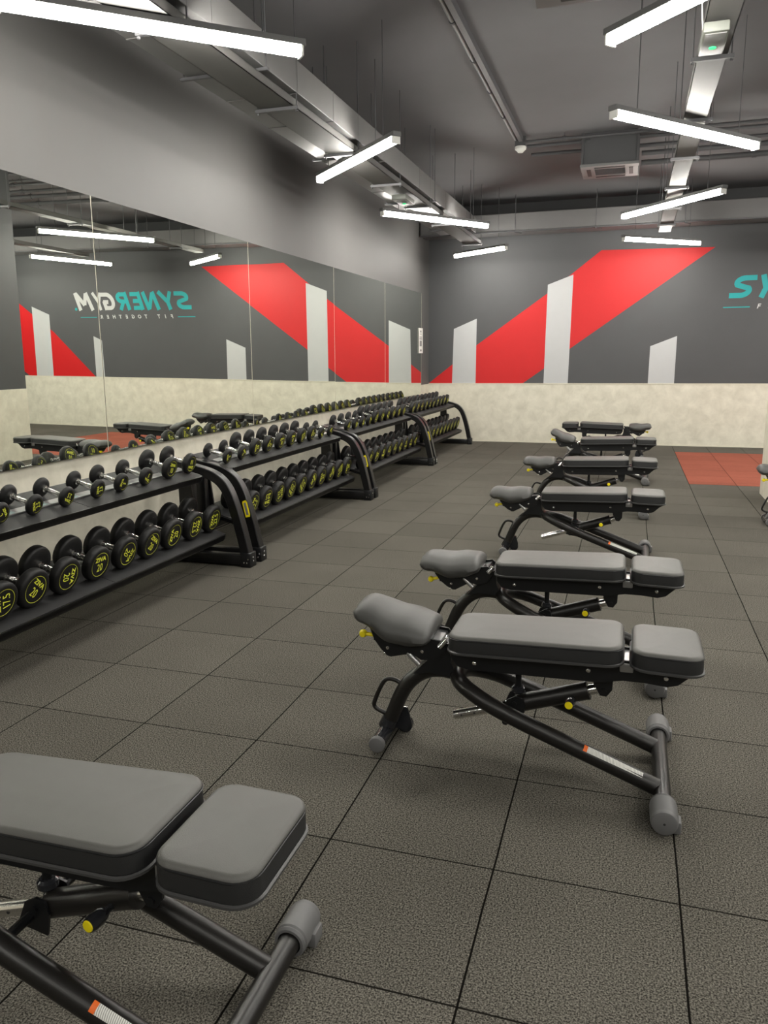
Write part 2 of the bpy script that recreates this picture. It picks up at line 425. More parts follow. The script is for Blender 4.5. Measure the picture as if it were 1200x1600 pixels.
# mirrors along the left wall (five panes standing on the cladding)
edges = [-1.8, 0.28, 2.38, 4.50, 6.61, 8.58, 10.57]
MZ0, MZ1 = 0.84, 2.448
TILT = [0.50, 0.50, 0.50, 0.45, 0.35, 0.30]
TURN = [0.0, 0.0, 0.0, 0.0, 0.0, 0.0]
mlab = ['frameless wall mirror pane beside the camera', 'frameless wall mirror pane nearest the camera, cut by the left photo edge',
        'wall mirror pane second from the near end, showing the reflected logo',
        'middle wall mirror pane, showing the tall white stripe reflected', 'wall mirror pane second from the far corner',
        'last wall mirror pane next to the room corner, with a paper notice on it']
for i in range(6):
    y0, y1 = edges[i] + 0.004, edges[i + 1] - 0.004
    p = thing('mirror_panel', mlab[i], 'mirror', (XM, (y0 + y1) / 2, MZ0), group='mirror panes along the left wall')
    hw = (y1 - y0) / 2
    g = MB().box(-0.005, 0, -hw, hw, 0, MZ1 - MZ0).build('glass', 'mirror', p, smooth=False)
    e = MB()
    e.box(-0.0055, 0.0006, hw - 0.001, hw + 0.002, 0, MZ1 - MZ0)
    e.build('polished_edge', 'trim', p, smooth=False)
    MB().box(XL + 0.006 - XM, -0.0055, -hw + 0.03, hw - 0.03, 0.03, MZ1 - MZ0 - 0.03).build('backing_board', 'wall', p, smooth=False)
    p.rotation_euler = (0, math.radians(TILT[i]), math.radians(TURN[i]))
# paper notice on the last mirror
nt_ = thing('wall_notice', 'white paper notice with grey print stuck at the edge of the last mirror', 'notice', (XM + 0.012, 10.50, 1.50))
MB().box(-0.001, 0.001, -0.13, 0.13, 0, 0.40).build('sheet', 'white', nt_, smooth=False)
q = MB()
for z0, z1, y0, y1 in ((0.03, 0.06, -.05, .05), (0.11, 0.20, -.07, .06), (0.22, 0.235, -.08, .08), (0.25, 0.262, -.08, .08), (0.30, 0.31, -.05, .05), (0.33, 0.36, -.04, .04)):
    q.box(0.001, 0.0014, y0, y1, z0, z1)
q.build('printed_lines', 'print_', nt_, smooth=False)

# ================================================================== RED FLOOR AREA
rm = MB().box(2.5, 4.5, 7.33, 10.43, -0.004, 0.0015).build('red_floor_mat', 'red', smooth=False)
tag(rm, 'brick red rubber floor tiles laid as a rectangle in front of the back wall', 'floor mat')

# ================================================================== CEILING SERVICES
def rod(mb, x, y, z0, z1=ZC, r=0.004): mb.tube([(x, y, z0), (x, y, z1)], r, 6)
# left duct
d = thing('air_duct', 'long grey rectangular air duct running along the left wall to the back', 'air duct', (0, 0, 0))
MB().box(-0.88, -0.36, -4, 9.3, 3.135, 3.335, 0.004).build('duct_body', 'duct', d, smooth=False)
q = MB()
for y in (0.9, 2.0, 3.1, 3.75, 5.0, 6.2, 7.4, 8.6): q = MB().box(-0.882, -0.358, y - 0.006, y + 0.006, 3.131, 3.337); q.build('seam_flange', 'duct', d, smooth=False)
for y in (0.6, 2.6, 4.7, 6.8, 8.8):
    for x in (-0.90, -0.345):
        q = MB(); rod(q, x, y, 3.12); q.build('suspension_rod', 'rod', d)
    MB().box(-0.92, -0.33, y - 0.012, y + 0.012, 3.112, 3.128).build('support_bar', 'pipe', d, smooth=False)
# trays
def cable_tray(x0, x1, y0, y1, z, brackets, label):
    t_ = thing('cable_tray', label, 'cable tray', (0, 0, 0), group='cable trays below the ceiling')
    mb = MB(); mb.box(x0, x1, y0, y1, z, z + 0.004)
    mb.box(x0, x0 + 0.004, y0, y1, z, z + 0.05); mb.box(x1 - 0.004, x1, y0, y1, z, z + 0.05)
    mb.box(x0, x0 + 0.014, y0, y1, z + 0.048, z + 0.052); mb.box(x1 - 0.014, x1, y0, y1, z + 0.048, z + 0.052)
    mb.build('tray_channel', 'tray', t_, smooth=False)
    c_ = MB()
    for k, yy in enumerate((0.25, 0.45, 0.62)): c_.tube([(x0 + (x1 - x0) * yy, y0 + .02, z + 0.014), (x0 + (x1 - x0) * yy, y1 - .02, z + 0.014)], 0.009, 8)
    c_.build('cable', 'dark', t_)
    for y in brackets:
        MB().box(x0 - 0.035, x1 + 0.035, y - 0.012, y + 0.012, z - 0.022, z - 0.001).build('cross_bar', 'rod', t_, smooth=False)
        for x in (x0 - 0.022, x1 + 0.022):
            q = MB(); rod(q, x, y, z - 0.035); q.lathe([(z - 0.034, 0.009), (z - 0.024, 0.009)], (0, 0, 1), (x, y, 0), 6); q.build('suspension_rod', 'rod', t_)
    return t_
cable_tray(-0.62, -0.385, -4, 9.85, 3.055, (0.6, 1.75, 3.08, 4.3, 5.5, 6.66, 7.9, 9.7), 'galvanised cable tray slung under the air duct on the left')
cable_tray(2.075, 2.235, -4, 9.9, 3.10, (1.9, 3.18, 4.43, 5.58, 6.83, 8.0, 9.18), 'narrow galvanised cable tray hung down the middle of the room')
cable_tray(4.32, 4.48, -4, 9.9, 3.10, (0.5, 3.0, 5.5, 8.0), 'narrow cable tray over the right side, seen only in the mirror')

# duct across the back wall
d = thing('cross_duct', 'wide grey duct running across the room just below the ceiling at the back wall', 'air duct', (0, 0, 0))
MB().box(XL + 0.02, XR - 0.05, 10.62, 11.12, 3.335, 3.60, 0.01).build('duct_body', 'duct', d, smooth=False)
MB().box(XL + 0.02, XR - 0.05, 10.60, 10.64, 3.318, 3.335).build('bottom_edge', 'pipe', d, smooth=False)
for x in (0.0, 1.2, 2.45, 3.6, 4.8, 6.0, 7.2):
    q = MB(); rod(q, x, 10.585, 3.30, r=0.005); q.tube([(x, 10.585, 3.31), (x + 0.08, 10.70, 3.31)], 0.008, 6); q.build('suspension_rod', 'rod', d)

# pipes across the ceiling
for k, (y, z, r, x0, lab) in enumerate(((7.42, 3.80, 0.016, 0.50, 'front thin pipe of the bundle crossing the ceiling'), (7.55, 3.78, 0.020, 0.55, 'second thin pipe of the bundle crossing the ceiling, with couplings'),
                          (7.95, 3.78, 0.022, 0.55, 'middle pipe of the bundle crossing the ceiling behind the air unit'), (8.35, 3.79, 0.030, 1.80, 'thick pipe near the back of the ceiling bundle'),
                          (8.75, 3.77, 0.034, 1.80, 'rearmost thick pipe of the ceiling bundle'), (7.0, 3.80, 0.022, 3.0, 'short pipe over the right side of the ceiling'))):
    p = thing('ceiling_pipe', lab, 'pipe', (0, 0, 0), group='pipes across the ceiling')
    MB().tube([(x0, y, z), (8.9, y, z)], r, 10).build('pipe_run', 'pipe', p)
    q = MB()
    for x in [x0 + 0.45 + i * 1.25 + 0.2 * k for i in range(6)]:
        if x < 8.8: q.tube([(x, y, z), (x + 0.05, y, z)], r + 0.009, 10); q.tube([(x + 0.025, y, z), (x + 0.025, y, ZC)], 0.005, 6)
    q.build('coupling', 'pipe', p)
# conduit along Y to the detector
p = thing('ceiling_conduit', 'grey conduit running along the ceiling to the white detector', 'conduit', (0, 0, 0))
MB().tube([(0.44, -3, 3.835), (0.44, 7.42, 3.835)], 0.020, 10).build('conduit_tube', 'conduit', p)
MB().box(0.475, 0.52, -3, 7.4, 3.80, ZC).build('cover_channel', 'pipe', p, smooth=False)
q = MB()
for y in (1.5, 2.4, 3.3, 4.1, 4.9, 5.7, 6.5): q.tube([(0.44, y, 3.835), (0.44, y + 0.03, 3.835)], 0.027, 10)
q.build('saddle_clip', 'pipe', p)
p = thing('smoke_detector', 'small white round detector on the ceiling at the end of the conduit', 'detector', (0.49, 7.45, 3.70))
MB().lathe([(0.0, 0.0), (0.0, 0.03), (0.018, 0.045), (0.03, 0.062), (0.05, 0.066), (0.062, 0.06), (0.062, 0)], (0, 0, 1), (0, 0, 0), 24).build('sensor_body', 'white', p)
MB().box(-0.06, 0.06, -0.04, 0.04, 0.062, ZC - 3.70).build('mounting_box', 'pipe', p, smooth=False)

# ceiling cassette air units
def ac_unit(x0, x1, y0, y1, label):
    p = thing('air_conditioner', label, 'air conditioner', ((x0 + x1) / 2, (y0 + y1) / 2, 3.50), group='ceiling air units')
    w = (x1 - x0) / 2; h = (y1 - y0) / 2
    MB().box(-w + .03, w - .03, -h + .03, h - .03, 0.03, ZC - 3.50, 0.006).build('casing', 'pipe', p, smooth=False)
    q = MB(); I = w - 0.15
    q.box(-w, w, -h, -I, 0, 0.03, 0.004); q.box(-w, w, I, h, 0, 0.03, 0.004); q.box(-w, -I, -I, I, 0, 0.03, 0.004); q.box(I, w, -I, I, 0, 0.03, 0.004)
    q.build('fascia', 'ac', p, smooth=False)
    q = MB(); q.box(-I, I, -I, I, 0.016, 0.022)
    for i in range(11):
        y = -I + 0.02 + i * (2 * I - 0.04) / 10; q.box(-I, I, y - 0.003, y + 0.003, 0.004, 0.014)
    q.build('intake_grille', 'pipe', p, smooth=False)
    for sx, sy in ((1, 0), (-1, 0), (0, 1), (0, -1)):
        a = w - 0.085
        if sx: q = MB().box(sx * a - 0.022, sx * a + 0.022, -I, I, -0.004, 0.002)
        else: q = MB().box(-I, I, sy * a - 0.022, sy * a + 0.022, -0.004, 0.002)
        q.build('air_slot', 'dark', p, smooth=False)
    for sx in (-1, 1):
        for sy in (-1, 1):
            q = MB(); rod(q, sx * (w - 0.05), sy * (h - 0.05) , 0.03, ZC - 3.5, 0.006)
            q.box(sx * (w - .02) - .012, sx * (w - .02) + .012, sy * (h - .02) - .012, sy * (h - .02) + .012, 0.03, ZC - 3.5); q.build('hanger', 'rod', p)
    return p
ac_unit(1.15, 1.78, 7.50, 8.13, 'ceiling cassette air unit with square grille near the middle of the room')
ac_unit(1.15, 1.78, 2.64, 3.27, 'nearer ceiling air unit, only its dark corner at the top edge of the photo')

# emergency light boxes on the trays
def em_box(x, y, z, w, l, label):
    p = thing('emergency_light', label, 'emergency light', (x, y, z), group='emergency lights on the cable trays')
    MB().box(-w / 2, w / 2, -l / 2, l / 2, 0, 0.05, 0.008).build('housing', 'embox', p)
    MB().box(-w / 2 + .012, w / 2 - .012, -l / 2 + .02, l / 2 - .02, -0.004, 0.001, 0.0015).build('lens', 'ac', p)
    MB().lathe([(0, 0), (0, 0.018), (0.006, 0.020), (0.006, 0)], (0, 0, 1), (0.0, l * 0.12, -0.008), 16).build('indicator_light', 'green', p)
    return p
em_box(2.13, 2.80, 3.035, 0.125, 0.34, 'white emergency light box with green glow on the middle cable tray')
q = em_box(-0.50, 6.08, 2.99, 0.15, 0.34, 'white emergency light box with green glow on the left cable tray')
MB().tube(smooth_path([(2.02, 2.3, 3.86), (2.02, 2.32, 3.5), (2.03, 2.45, 3.25), (2.07, 2.72, 3.08)], 2), 0.004, 6).build('emergency_light_cable', 'white')
tag(bpy.data.objects['emergency_light_cable'], 'thin pale cable dropping from the ceiling to the emergency light box', 'cable')

# linear battens
LZ = 3.0
def batten(p0, p1, label):
    a = Vector((p0[0], p0[1])); c = Vector((p1[0], p1[1])); m_ = (a + c) / 2; L_ = (c - a).length
    ang = math.atan2(c.y - a.y, c.x - a.x)
    p = thing('ceiling_light', label, 'ceiling light', (m_.x, m_.y, LZ), ang, 'suspended linear ceiling lights')
    h = L_ / 2
    MB().box(-h - 0.025, h + 0.025, -0.034, 0.034, 0.020, 0.052, 0.003).build('housing', 'house', p, smooth=False)
    q = MB(); prof = [(0.031, 0.020), (0.032, -0.004), (0.026, -0.020), (0.010, -0.028), (-0.010, -0.028), (-0.026, -0.020), (-0.032, -0.004), (-0.031, 0.020)]
    q.prism([(y, z) for y, z in prof], -h, h, 'YZ'); q.build('diffuser', 'glow', p)
    for s_ in (-1, 1):
        MB().box(min(s_ * h, s_ * (h + .012)), max(s_ * h, s_ * (h + .012)), -0.033, 0.033, -0.03, 0.020, 0.002).build('end_cap', 'white', p, smooth=False)
    for s_ in (-0.72, 0.72):
        q = MB(); rod(q, s_ * h, 0, 0.052, ZC - LZ, 0.003); q.build('suspension_rod', 'rod', p)
    return p
batten((-0.925, 10.564), (-0.035, 9.897), 'lit linear batten of the left row, farthest, near the back wall')
batten((-0.892, 6.627), (0.038, 7.881), 'lit linear batten of the left row, second from the back wall')
batten((-0.92, 4.857), (0.08, 3.854), 'lit linear batten of the left row, third from the back, slanting up to the right')
batten((-0.955, 1.165), (0.083, 2.10), 'largest lit linear batten, across the top left corner')
batten((1.628, 9.60), (2.645, 10.446), 'lit linear batten of the middle row just above the red mural')
batten((1.643, 7.781), (2.575, 6.644), 'lit linear batten of the middle row, second from the back wall')
batten((1.616, 3.748), (2.626, 4.939), 'lit linear batten of the middle row in front of the air unit')
batten((1.626, 2.469), (2.63, 1.47), 'lit linear batten cut off by the top edge at right')
def batten_c(x, y, s_): batten((x - 0.5, y - 0.52 * s_), (x + 0.5, y + 0.52 * s_), 'lit linear batten at x %.1f m, y %.1f m' % (x, y))
offs = []
for x, s0, ys in ((-0.43, -1, (-4.1,)), (2.12, 1, (-3.4,))):
    for i, y in enumerate(ys): offs.append((x, y, s0 * (1 if i % 2 == 0 else -1)))
for x, s0, ys in ((4.4, -1, (7.1, 4.3, 1.5, -1.2, -4.1)), (6.95, 1, (9.9, 7.1, 4.3, 1.5, -1.2, -4.1))):
    for i, y in enumerate(ys): offs.append((x, y, s0 * (1 if i % 2 == 0 else -1)))
batten((4.68, 8.88), (4.12, 10.2), 'lit linear batten of the third row, lowest lamp in the mirror, farthest left')
names = ['first', 'second', 'third', 'fourth', 'fifth', 'sixth', 'seventh', 'eighth', 'ninth', 'tenth', 'eleventh', 'twelfth']
rowname = {-0.43: 'left row', 2.12: 'middle row', 4.4: 'third row, seen in the mirror', 6.95: 'far right row'}
cnt = {}
for x, y, s_ in offs:
    k = cnt.get(x, 0); cnt[x] = k + 1
    base = 'behind the camera' if x < 3 else 'from the back wall'
    batten((x - 0.5, y - 0.52 * s_), (x + 0.5, y + 0.52 * s_), 'lit linear batten of the %s, %s %s' % (rowname[x], names[k], base))

# ================================================================== DUMBBELL RACKS
TA = math.atan(0.268)
def rack(y0, label, near_badge=True):
    """rack occupying y0 .. y0+2.62, local origin at the wall-side floor corner"""
    p = thing('dumbbell_rack', label, 'dumbbell rack', (0, y0, 0), group='two-tier dumbbell racks along the mirrors')
    Ln = 2.62
    cp = [(-0.711, 0.09), (-0.757, 0.30), (-0.803, 0.455), (-0.835, 0.535), (-0.875, 0.592), (-0.93, 0.635), (-1.02, 0.666), (-1.14, 0.690), (-1.27, 0.712)]
    cp = [(v.x, v.y) for v in smooth_path([Vector((a, b_, 0)) for a, b_ in cp], 2)]
    for ya in (0.02, Ln - 0.09):
        q = MB().strip(cp, 0.068, ya, ya + 0.07); bv = q.build('side_frame', 'frame', p, smooth=True, ang=25)
        mod = bv.modifiers.new('b', 'BEVEL'); mod.width = 0.006; mod.segments = 2; mod.limit_method = 'ANGLE'; mod.angle_limit = math.radians(60)
        # base bar with foot block
        q = MB().box(-1.30, -0.70, ya, ya + 0.07, 0.012, 0.085, 0.005); bb_ = q.build('base_bar', 'frame', p)
        q = MB().box(-0.745, -0.665, ya - 0.012, ya + 0.082, 0.0, 0.105, 0.006); ft = q.build('foot', 'plate', p)
        q = MB()
        for zz, xx in ((0.035, -0.715), (0.035, -0.692), (0.062, -0.682)): q.lathe([(0, 0), (0.002, 0.005), (0.004, 0.004), (0.004, 0)], (0, -1, 0), (xx, ya - 0.011, zz), 8)
        for zz in (0.04, 0.07): q.lathe([(0, 0), (0.002, 0.005), (0.004, 0.004), (0.004, 0)], (1, 0, 0), (-0.666, ya + 0.035, zz), 8)
        q.build('screw', 'chrome', ft)
        q = MB(); q.lathe([(0, 0.012), (0.006, 0.010), (0.008, 0)], (0.26, 0, 1), (-0.695, ya + 0.035, 0.10), 10); q.build('bolt_cap', 'chrome', p)
        # upright post and bracket plate
        q = MB(); q.box(-1.205, -1.105, ya + 0.005, ya + 0.065, 0.08, 0.70, 0.004); q.build('upright', 'frame', p)
        s_ = 1 if ya < 1 else -1
        yy = ya + (0.072 if s_ > 0 else -0.017)
        q = MB(); q.prism([(-1.20, 0.30), (-1.09, 0.26), (-1.07, 0.33), (-1.10, 0.58), (-1.05, 0.655), (-1.2, 0.67)], yy, yy + 0.015)
        q.build('bracket_plate', 'frame', p, smooth=False)
    # long rails
    for xz in ((-1.18, 0.635), (-1.10, 0.235)):
        q = MB(); q.box(xz[0] - 0.025, xz[0] + 0.025, 0.05, Ln - 0.05, xz[1] - 0.025, xz[1] + 0.025, 0.004); q.build('long_rail', 'frame', p)
    # trays (tilted)
    for nm, xf, zf, dep in (('upper', -0.935, 0.655, 0.36), ('lower', -0.815, 0.243, 0.42)):
        ys, ye = 0.11, 2.44 if nm == 'upper' else 2.50
        R = Matrix.Translation((xf, 0, zf)) @ Matrix.Rotation(TA, 4, 'Y')
        q = MB()
        pl = rrect(-dep, 0.0, ys, ye, 0.05, 5)
        q.prism(pl, -0.03, -0.004, 'XY')
        q.box(-0.006, 0.0, ys + 0.05, ye - 0.05, -0.038, 0.003)
        q.xform(R); tr = q.build('%s_tray' % nm, 'frame', p, smooth=True, ang=30)
        q = MB(); q.box(-dep + 0.01, -0.012, ys + 0.02, 1.25, -0.004, 0.0); q.box(-dep + 0.01, -0.012, 1.254, ye - 0.02, -0.004, 0.0)
        q.xform(R); q.build('rubber_mat', 'mat_', tr, smooth=False)
        if nm == 'upper':
            q = MB(); q.box(-0.185, -0.135, ys + 0.05, ye - 0.05, 0.0, 0.012, 0.003)
            q.xform(R); q.build('steel_strip', 'steel', tr, smooth=False)
            for i in range(9):
                q = MB().box(-0.182, -0.138, ys + 0.16 + i * 0.235, ys + 0.26 + i * 0.235, 0.012, 0.0135)
                q.xform(R); q.build('pale_plate', 'teal_reflect', tr, smooth=False)
    # yellow badge on the near leg
    q = MB(); Rb = Matrix.Translation((-0.775, 0.0175, 0.385)) @ Matrix.Rotation(math.radians(-13), 4, 'Y')
    q.prism([(-0.019, -0.06), (0.013, -0.062), (0.019, -0.045), (0.019, 0.045), (0.013, 0.062), (-0.013, 0.058), (-0.019, 0.045)], 0, 0.003)
    q.xform(Rb); bd = q.build('badge', 'yellow', p, smooth=False)
    q = MB()
    q.box(-0.009, 0.009, -0.0012, 0, -0.045, 0.045)
    q.xform(Rb); q.build('badge_lettering', 'print_', bd, smooth=False)
    return p
RK = [(0.22, 'black two-tier dumbbell rack nearest the camera, cut off by the left photo edge'),
      (2.90, 'black two-tier dumbbell rack, second from the camera'),
      (5.56, 'black two-tier dumbbell rack, third from the camera'),
      (8.22, 'black two-tier dumbbell rack farthest away, by the back wall')]
for y0, lab in RK: rack(y0, lab)

# ------------------------------------------------------------------ dumbbells
_dm = {}
def head_mesh(R, T):
    """rubber head from x=0 (inner) to x=T (outer face)"""
    k = ('h', R, T)
    if k not in _dm:
        mb = MB(); e = 0.014
        prof = [(0, 0), (0, R * 0.55), (0.004, R - 0.012), (0.010, R - 0.003), (0.018, R), (T - e, R), (T - e * 0.5, R - 0.003), (T - 0.002, R - 0.010), (T, R - 0.018), (T, R * 0.70), (T - 0.002, R * 0.69), (T - 0.002, 0)]
        mb.lathe(prof, (1, 0, 0), (0, 0, 0), 36); o = mb.build('head', 'rubber'); _dm[k] = o.data; bpy.data.objects.remove(o)
    return _dm[k]
def handle_mesh(r, L_):
    k = ('b', r, L_)
    if k not in _dm:
        mb = MB(); h = L_ / 2
        prof = [(-h, 0), (-h, r * 1.45), (-h + 0.012, r * 1.45), (-h + 0.014, r), (-h + 0.03, r * 0.96)]
        for i in range(9):
            x = -h + 0.034 + (L_ - 0.068) * i / 8; prof += [(x - 0.001, r * 1.0), (x + 0.001, r * 1.06), (x + 0.004, r * 1.06), (x + 0.005, r)]
        prof += [(h - 0.03, r * 0.96), (h - 0.014, r), (h - 0.012, r * 1.45), (h, r * 1.45), (h, 0)]
        prof.sort(key=lambda t_: t_[0])
        mb.lathe(prof, (1, 0, 0), (0, 0, 0), 18); o = mb.build('handle', 'chrome'); _dm[k] = o.data; bpy.data.objects.remove(o)
    return _dm[k]
def face_mesh(R, txt):
    """printed ring, brand word and weight on the outer face (normal +X)"""
    k = ('f', R, txt)
    if k not in _dm:
        bm = bmesh.new(); n = 40; a = R * 0.705; c = R * 0.672
        vo = [bm.verts.new((math.cos(2 * PI * i / n) * a, math.sin(2 * PI * i / n) * a, 0.0006)) for i in range(n)]
        vi = [bm.verts.new((math.cos(2 * PI * i / n) * c, math.sin(2 * PI * i / n) * c, 0.0006)) for i in range(n)]
        for i in range(n): bm.faces.new((vo[i], vo[(i + 1) % n], vi[(i + 1) % n], vi[i]))
        m1 = text_mesh('ZIVA', R * 0.36, R * 0.008, 0.0003, 1.12); m1.transform(Matrix.Translation((0, R * 0.30, 0.0004))); bm.from_mesh(m1)
        m2 = text_mesh(txt, R * 0.66, 0, 0.0003, 0.74); m2.transform(Matrix.Translation((0, -R * 0.20, 0.0004))); bm.from_mesh(m2)
        # XY -> face plane: local x -> +Y (screen right seen from +X), local y -> +Z
        Mx = Matrix(((0, 0, 1, 0), (1, 0, 0, 0), (0, 1, 0, 0), (0, 0, 0, 1)))
        bmesh.ops.transform(bm, matrix=Mx, verts=bm.verts)
        me = bpy.data.meshes.new('face_print'); bm.to_mesh(me); bm.free(); me.materials.append(MT['mark']); _dm[k] = me
    return _dm[k]
def add(me, name, parent, loc=(0, 0, 0), rot=(0, 0, 0)):
    o = bpy.data.objects.new(name, me); C.objects.link(o); o.parent = parent; o.location = loc; o.rotation_euler = rot; return o
def dumbbell(xf, ytop, tier, R, T, txt, spin, label, group):
    """tier surface: z = zs - (x - xs)*tan ; outer face centre near x = xf"""
    xs, zs = (-0.935, 0.655) if tier == 'upper' else (-0.815, 0.243)
    Lb = 0.125; half = Lb / 2 + T
    # local +x points to the front and down the slope
    ux = Vector((math.cos(TA), 0, -math.sin(TA))); nz = Vector((math.sin(TA), 0, math.cos(TA)))
    # base point under the middle of the dumbbell
    d = (xf - nz.x * R - ux.x * half) - xs
    s_ = d / ux.x
    base = Vector((xs, ytop, zs)) + ux * s_ + nz * (0.0005 if tier == 'upper' else 0.0005)
    p = thing('dumbbell', label, 'dumbbell', base, 0, group)
    p.rotation_euler = (0, TA, 0)
    r = 0.0135 if R < 0.08 else 0.016
    add(handle_mesh(r, Lb + 0.004), 'handle', p, (0, 0, R))
    h1 = add(head_mesh(R, T), 'head', p, (Lb / 2, 0, R))
    add(face_mesh(R, txt), 'face_print', h1, (T - 0.0018, 0, 0), (math.radians(spin), 0, 0))
    h2 = add(head_mesh(R, T), 'head', p, (-Lb / 2, 0, R), (0, 0, PI))
    add(face_mesh(R, txt), 'face_print', h2, (T - 0.0018, 0, 0), (math.radians(-spin), 0, 0))
    return p
ordn = ['last', 'second from the far end', 'third from the far end', 'fourth from the far end', 'fifth from the far end', 'sixth from the far end', 'seventh from the far end',
        'eighth from the far end', 'ninth from the far end', 'tenth from the far end', 'eleventh from the far end', 'twelfth from the far end']
def row(tier, rackname, items, known):
    n = len(items)
    for i, (y, R, T, txt, spin) in enumerate(items):
        o_ = ordn[n - 1 - i]
        if o_ == 'last': o_ = 'at the far end'
        lab = 'dumbbell%s, %s, %s shelf, %s rack' % ((' marked ' + txt) if known else '', o_, tier, rackname)
        dumbbell(-0.995 if tier == 'upper' else -0.87, ((y + 1.97) * (1.0256 if tier == 'upper' else 1.019) - 1.97) if rackname == 'nearest' else y, tier, R, T, txt, spin, lab, 'dumbbells on the %s shelf of the %s rack' % (tier, rackname))
# spin: + is counter-clockwise seen from the room
S_, M_ = 0.0555, 0.0715
row('upper', 'nearest', [(0.375, S_, .036, '2', 20), (0.60, S_, .036, '2', 150), (0.835, S_, .036, '2', -60), (1.055, S_, .036, '2.5', 100), (1.285, S_, .036, '2.5', 155), (1.535, S_, .036, '2.5', 95),
    (1.745, .057, .042, '5', 70), (1.985, .057, .042, '5', 150), (2.245, M_, .046, '10', -15), (2.475, .070, .046, '10', 170)], True)
row('lower', 'nearest', [(0.44, .096, .055, '17.5', 60), (0.68, .096, .055, '17.5', 100), (0.88, .099, .058, '20', -42), (1.107, .098, .058, '20', -95), (1.352, .097, .058, '20', 0), (1.594, .096, .058, '20', -125),
    (1.828, .097, .058, '20', -35), (2.064, .098, .058, '20', 88), (2.312, .098, .060, '22.5', -92), (2.55, .096, .060, '22.5', 92)], True)
rnd = random.Random(3)
sp = lambda: rnd.choice((0, 20, -30, 60, 90, -90, 120, 150, 180, -130))
row('upper', 'second', [(3.107 + .2315 * i, S_ if i in (0, 1) else (.057 if i > 7 else M_), .036 if i < 2 or i > 7 else .048, ['5', '5', '10', '10', '10', '10', '12.5', '10', '5', '5'][i], [100, -40, 95, 60, 10, 0, 110, 70, 150, 40][i]) for i in range(10)], False)
row('lower', 'second', [(3.237 + .231 * i, .097, .060, ['22.5', '22.5', '22.5', '27.5', '27.5', '25', '25', '25', '27.5', '30'][i], [60, 180, -70, 150, 140, -40, 90, -50, -60, 100][i]) for i in range(10)], False)
row('upper', 'third', [(5.712 + .2348 * i, .064 if i < 4 else .080, .044 if i < 4 else .055, '7.5' if i < 4 else '12.5', sp()) for i in range(10)], False)
row('lower', 'third', [(5.80 + .238 * i, .099, .060, '30', sp()) for i in range(10)], False)
row('upper', 'farthest', [(8.30 + .2324 * i, .082, .055, '15', sp()) for i in range(10)], False)
row('lower', 'farthest', [(8.44 + .2425 * i, .101, .060, '32.5', sp()) for i in range(10)], False)

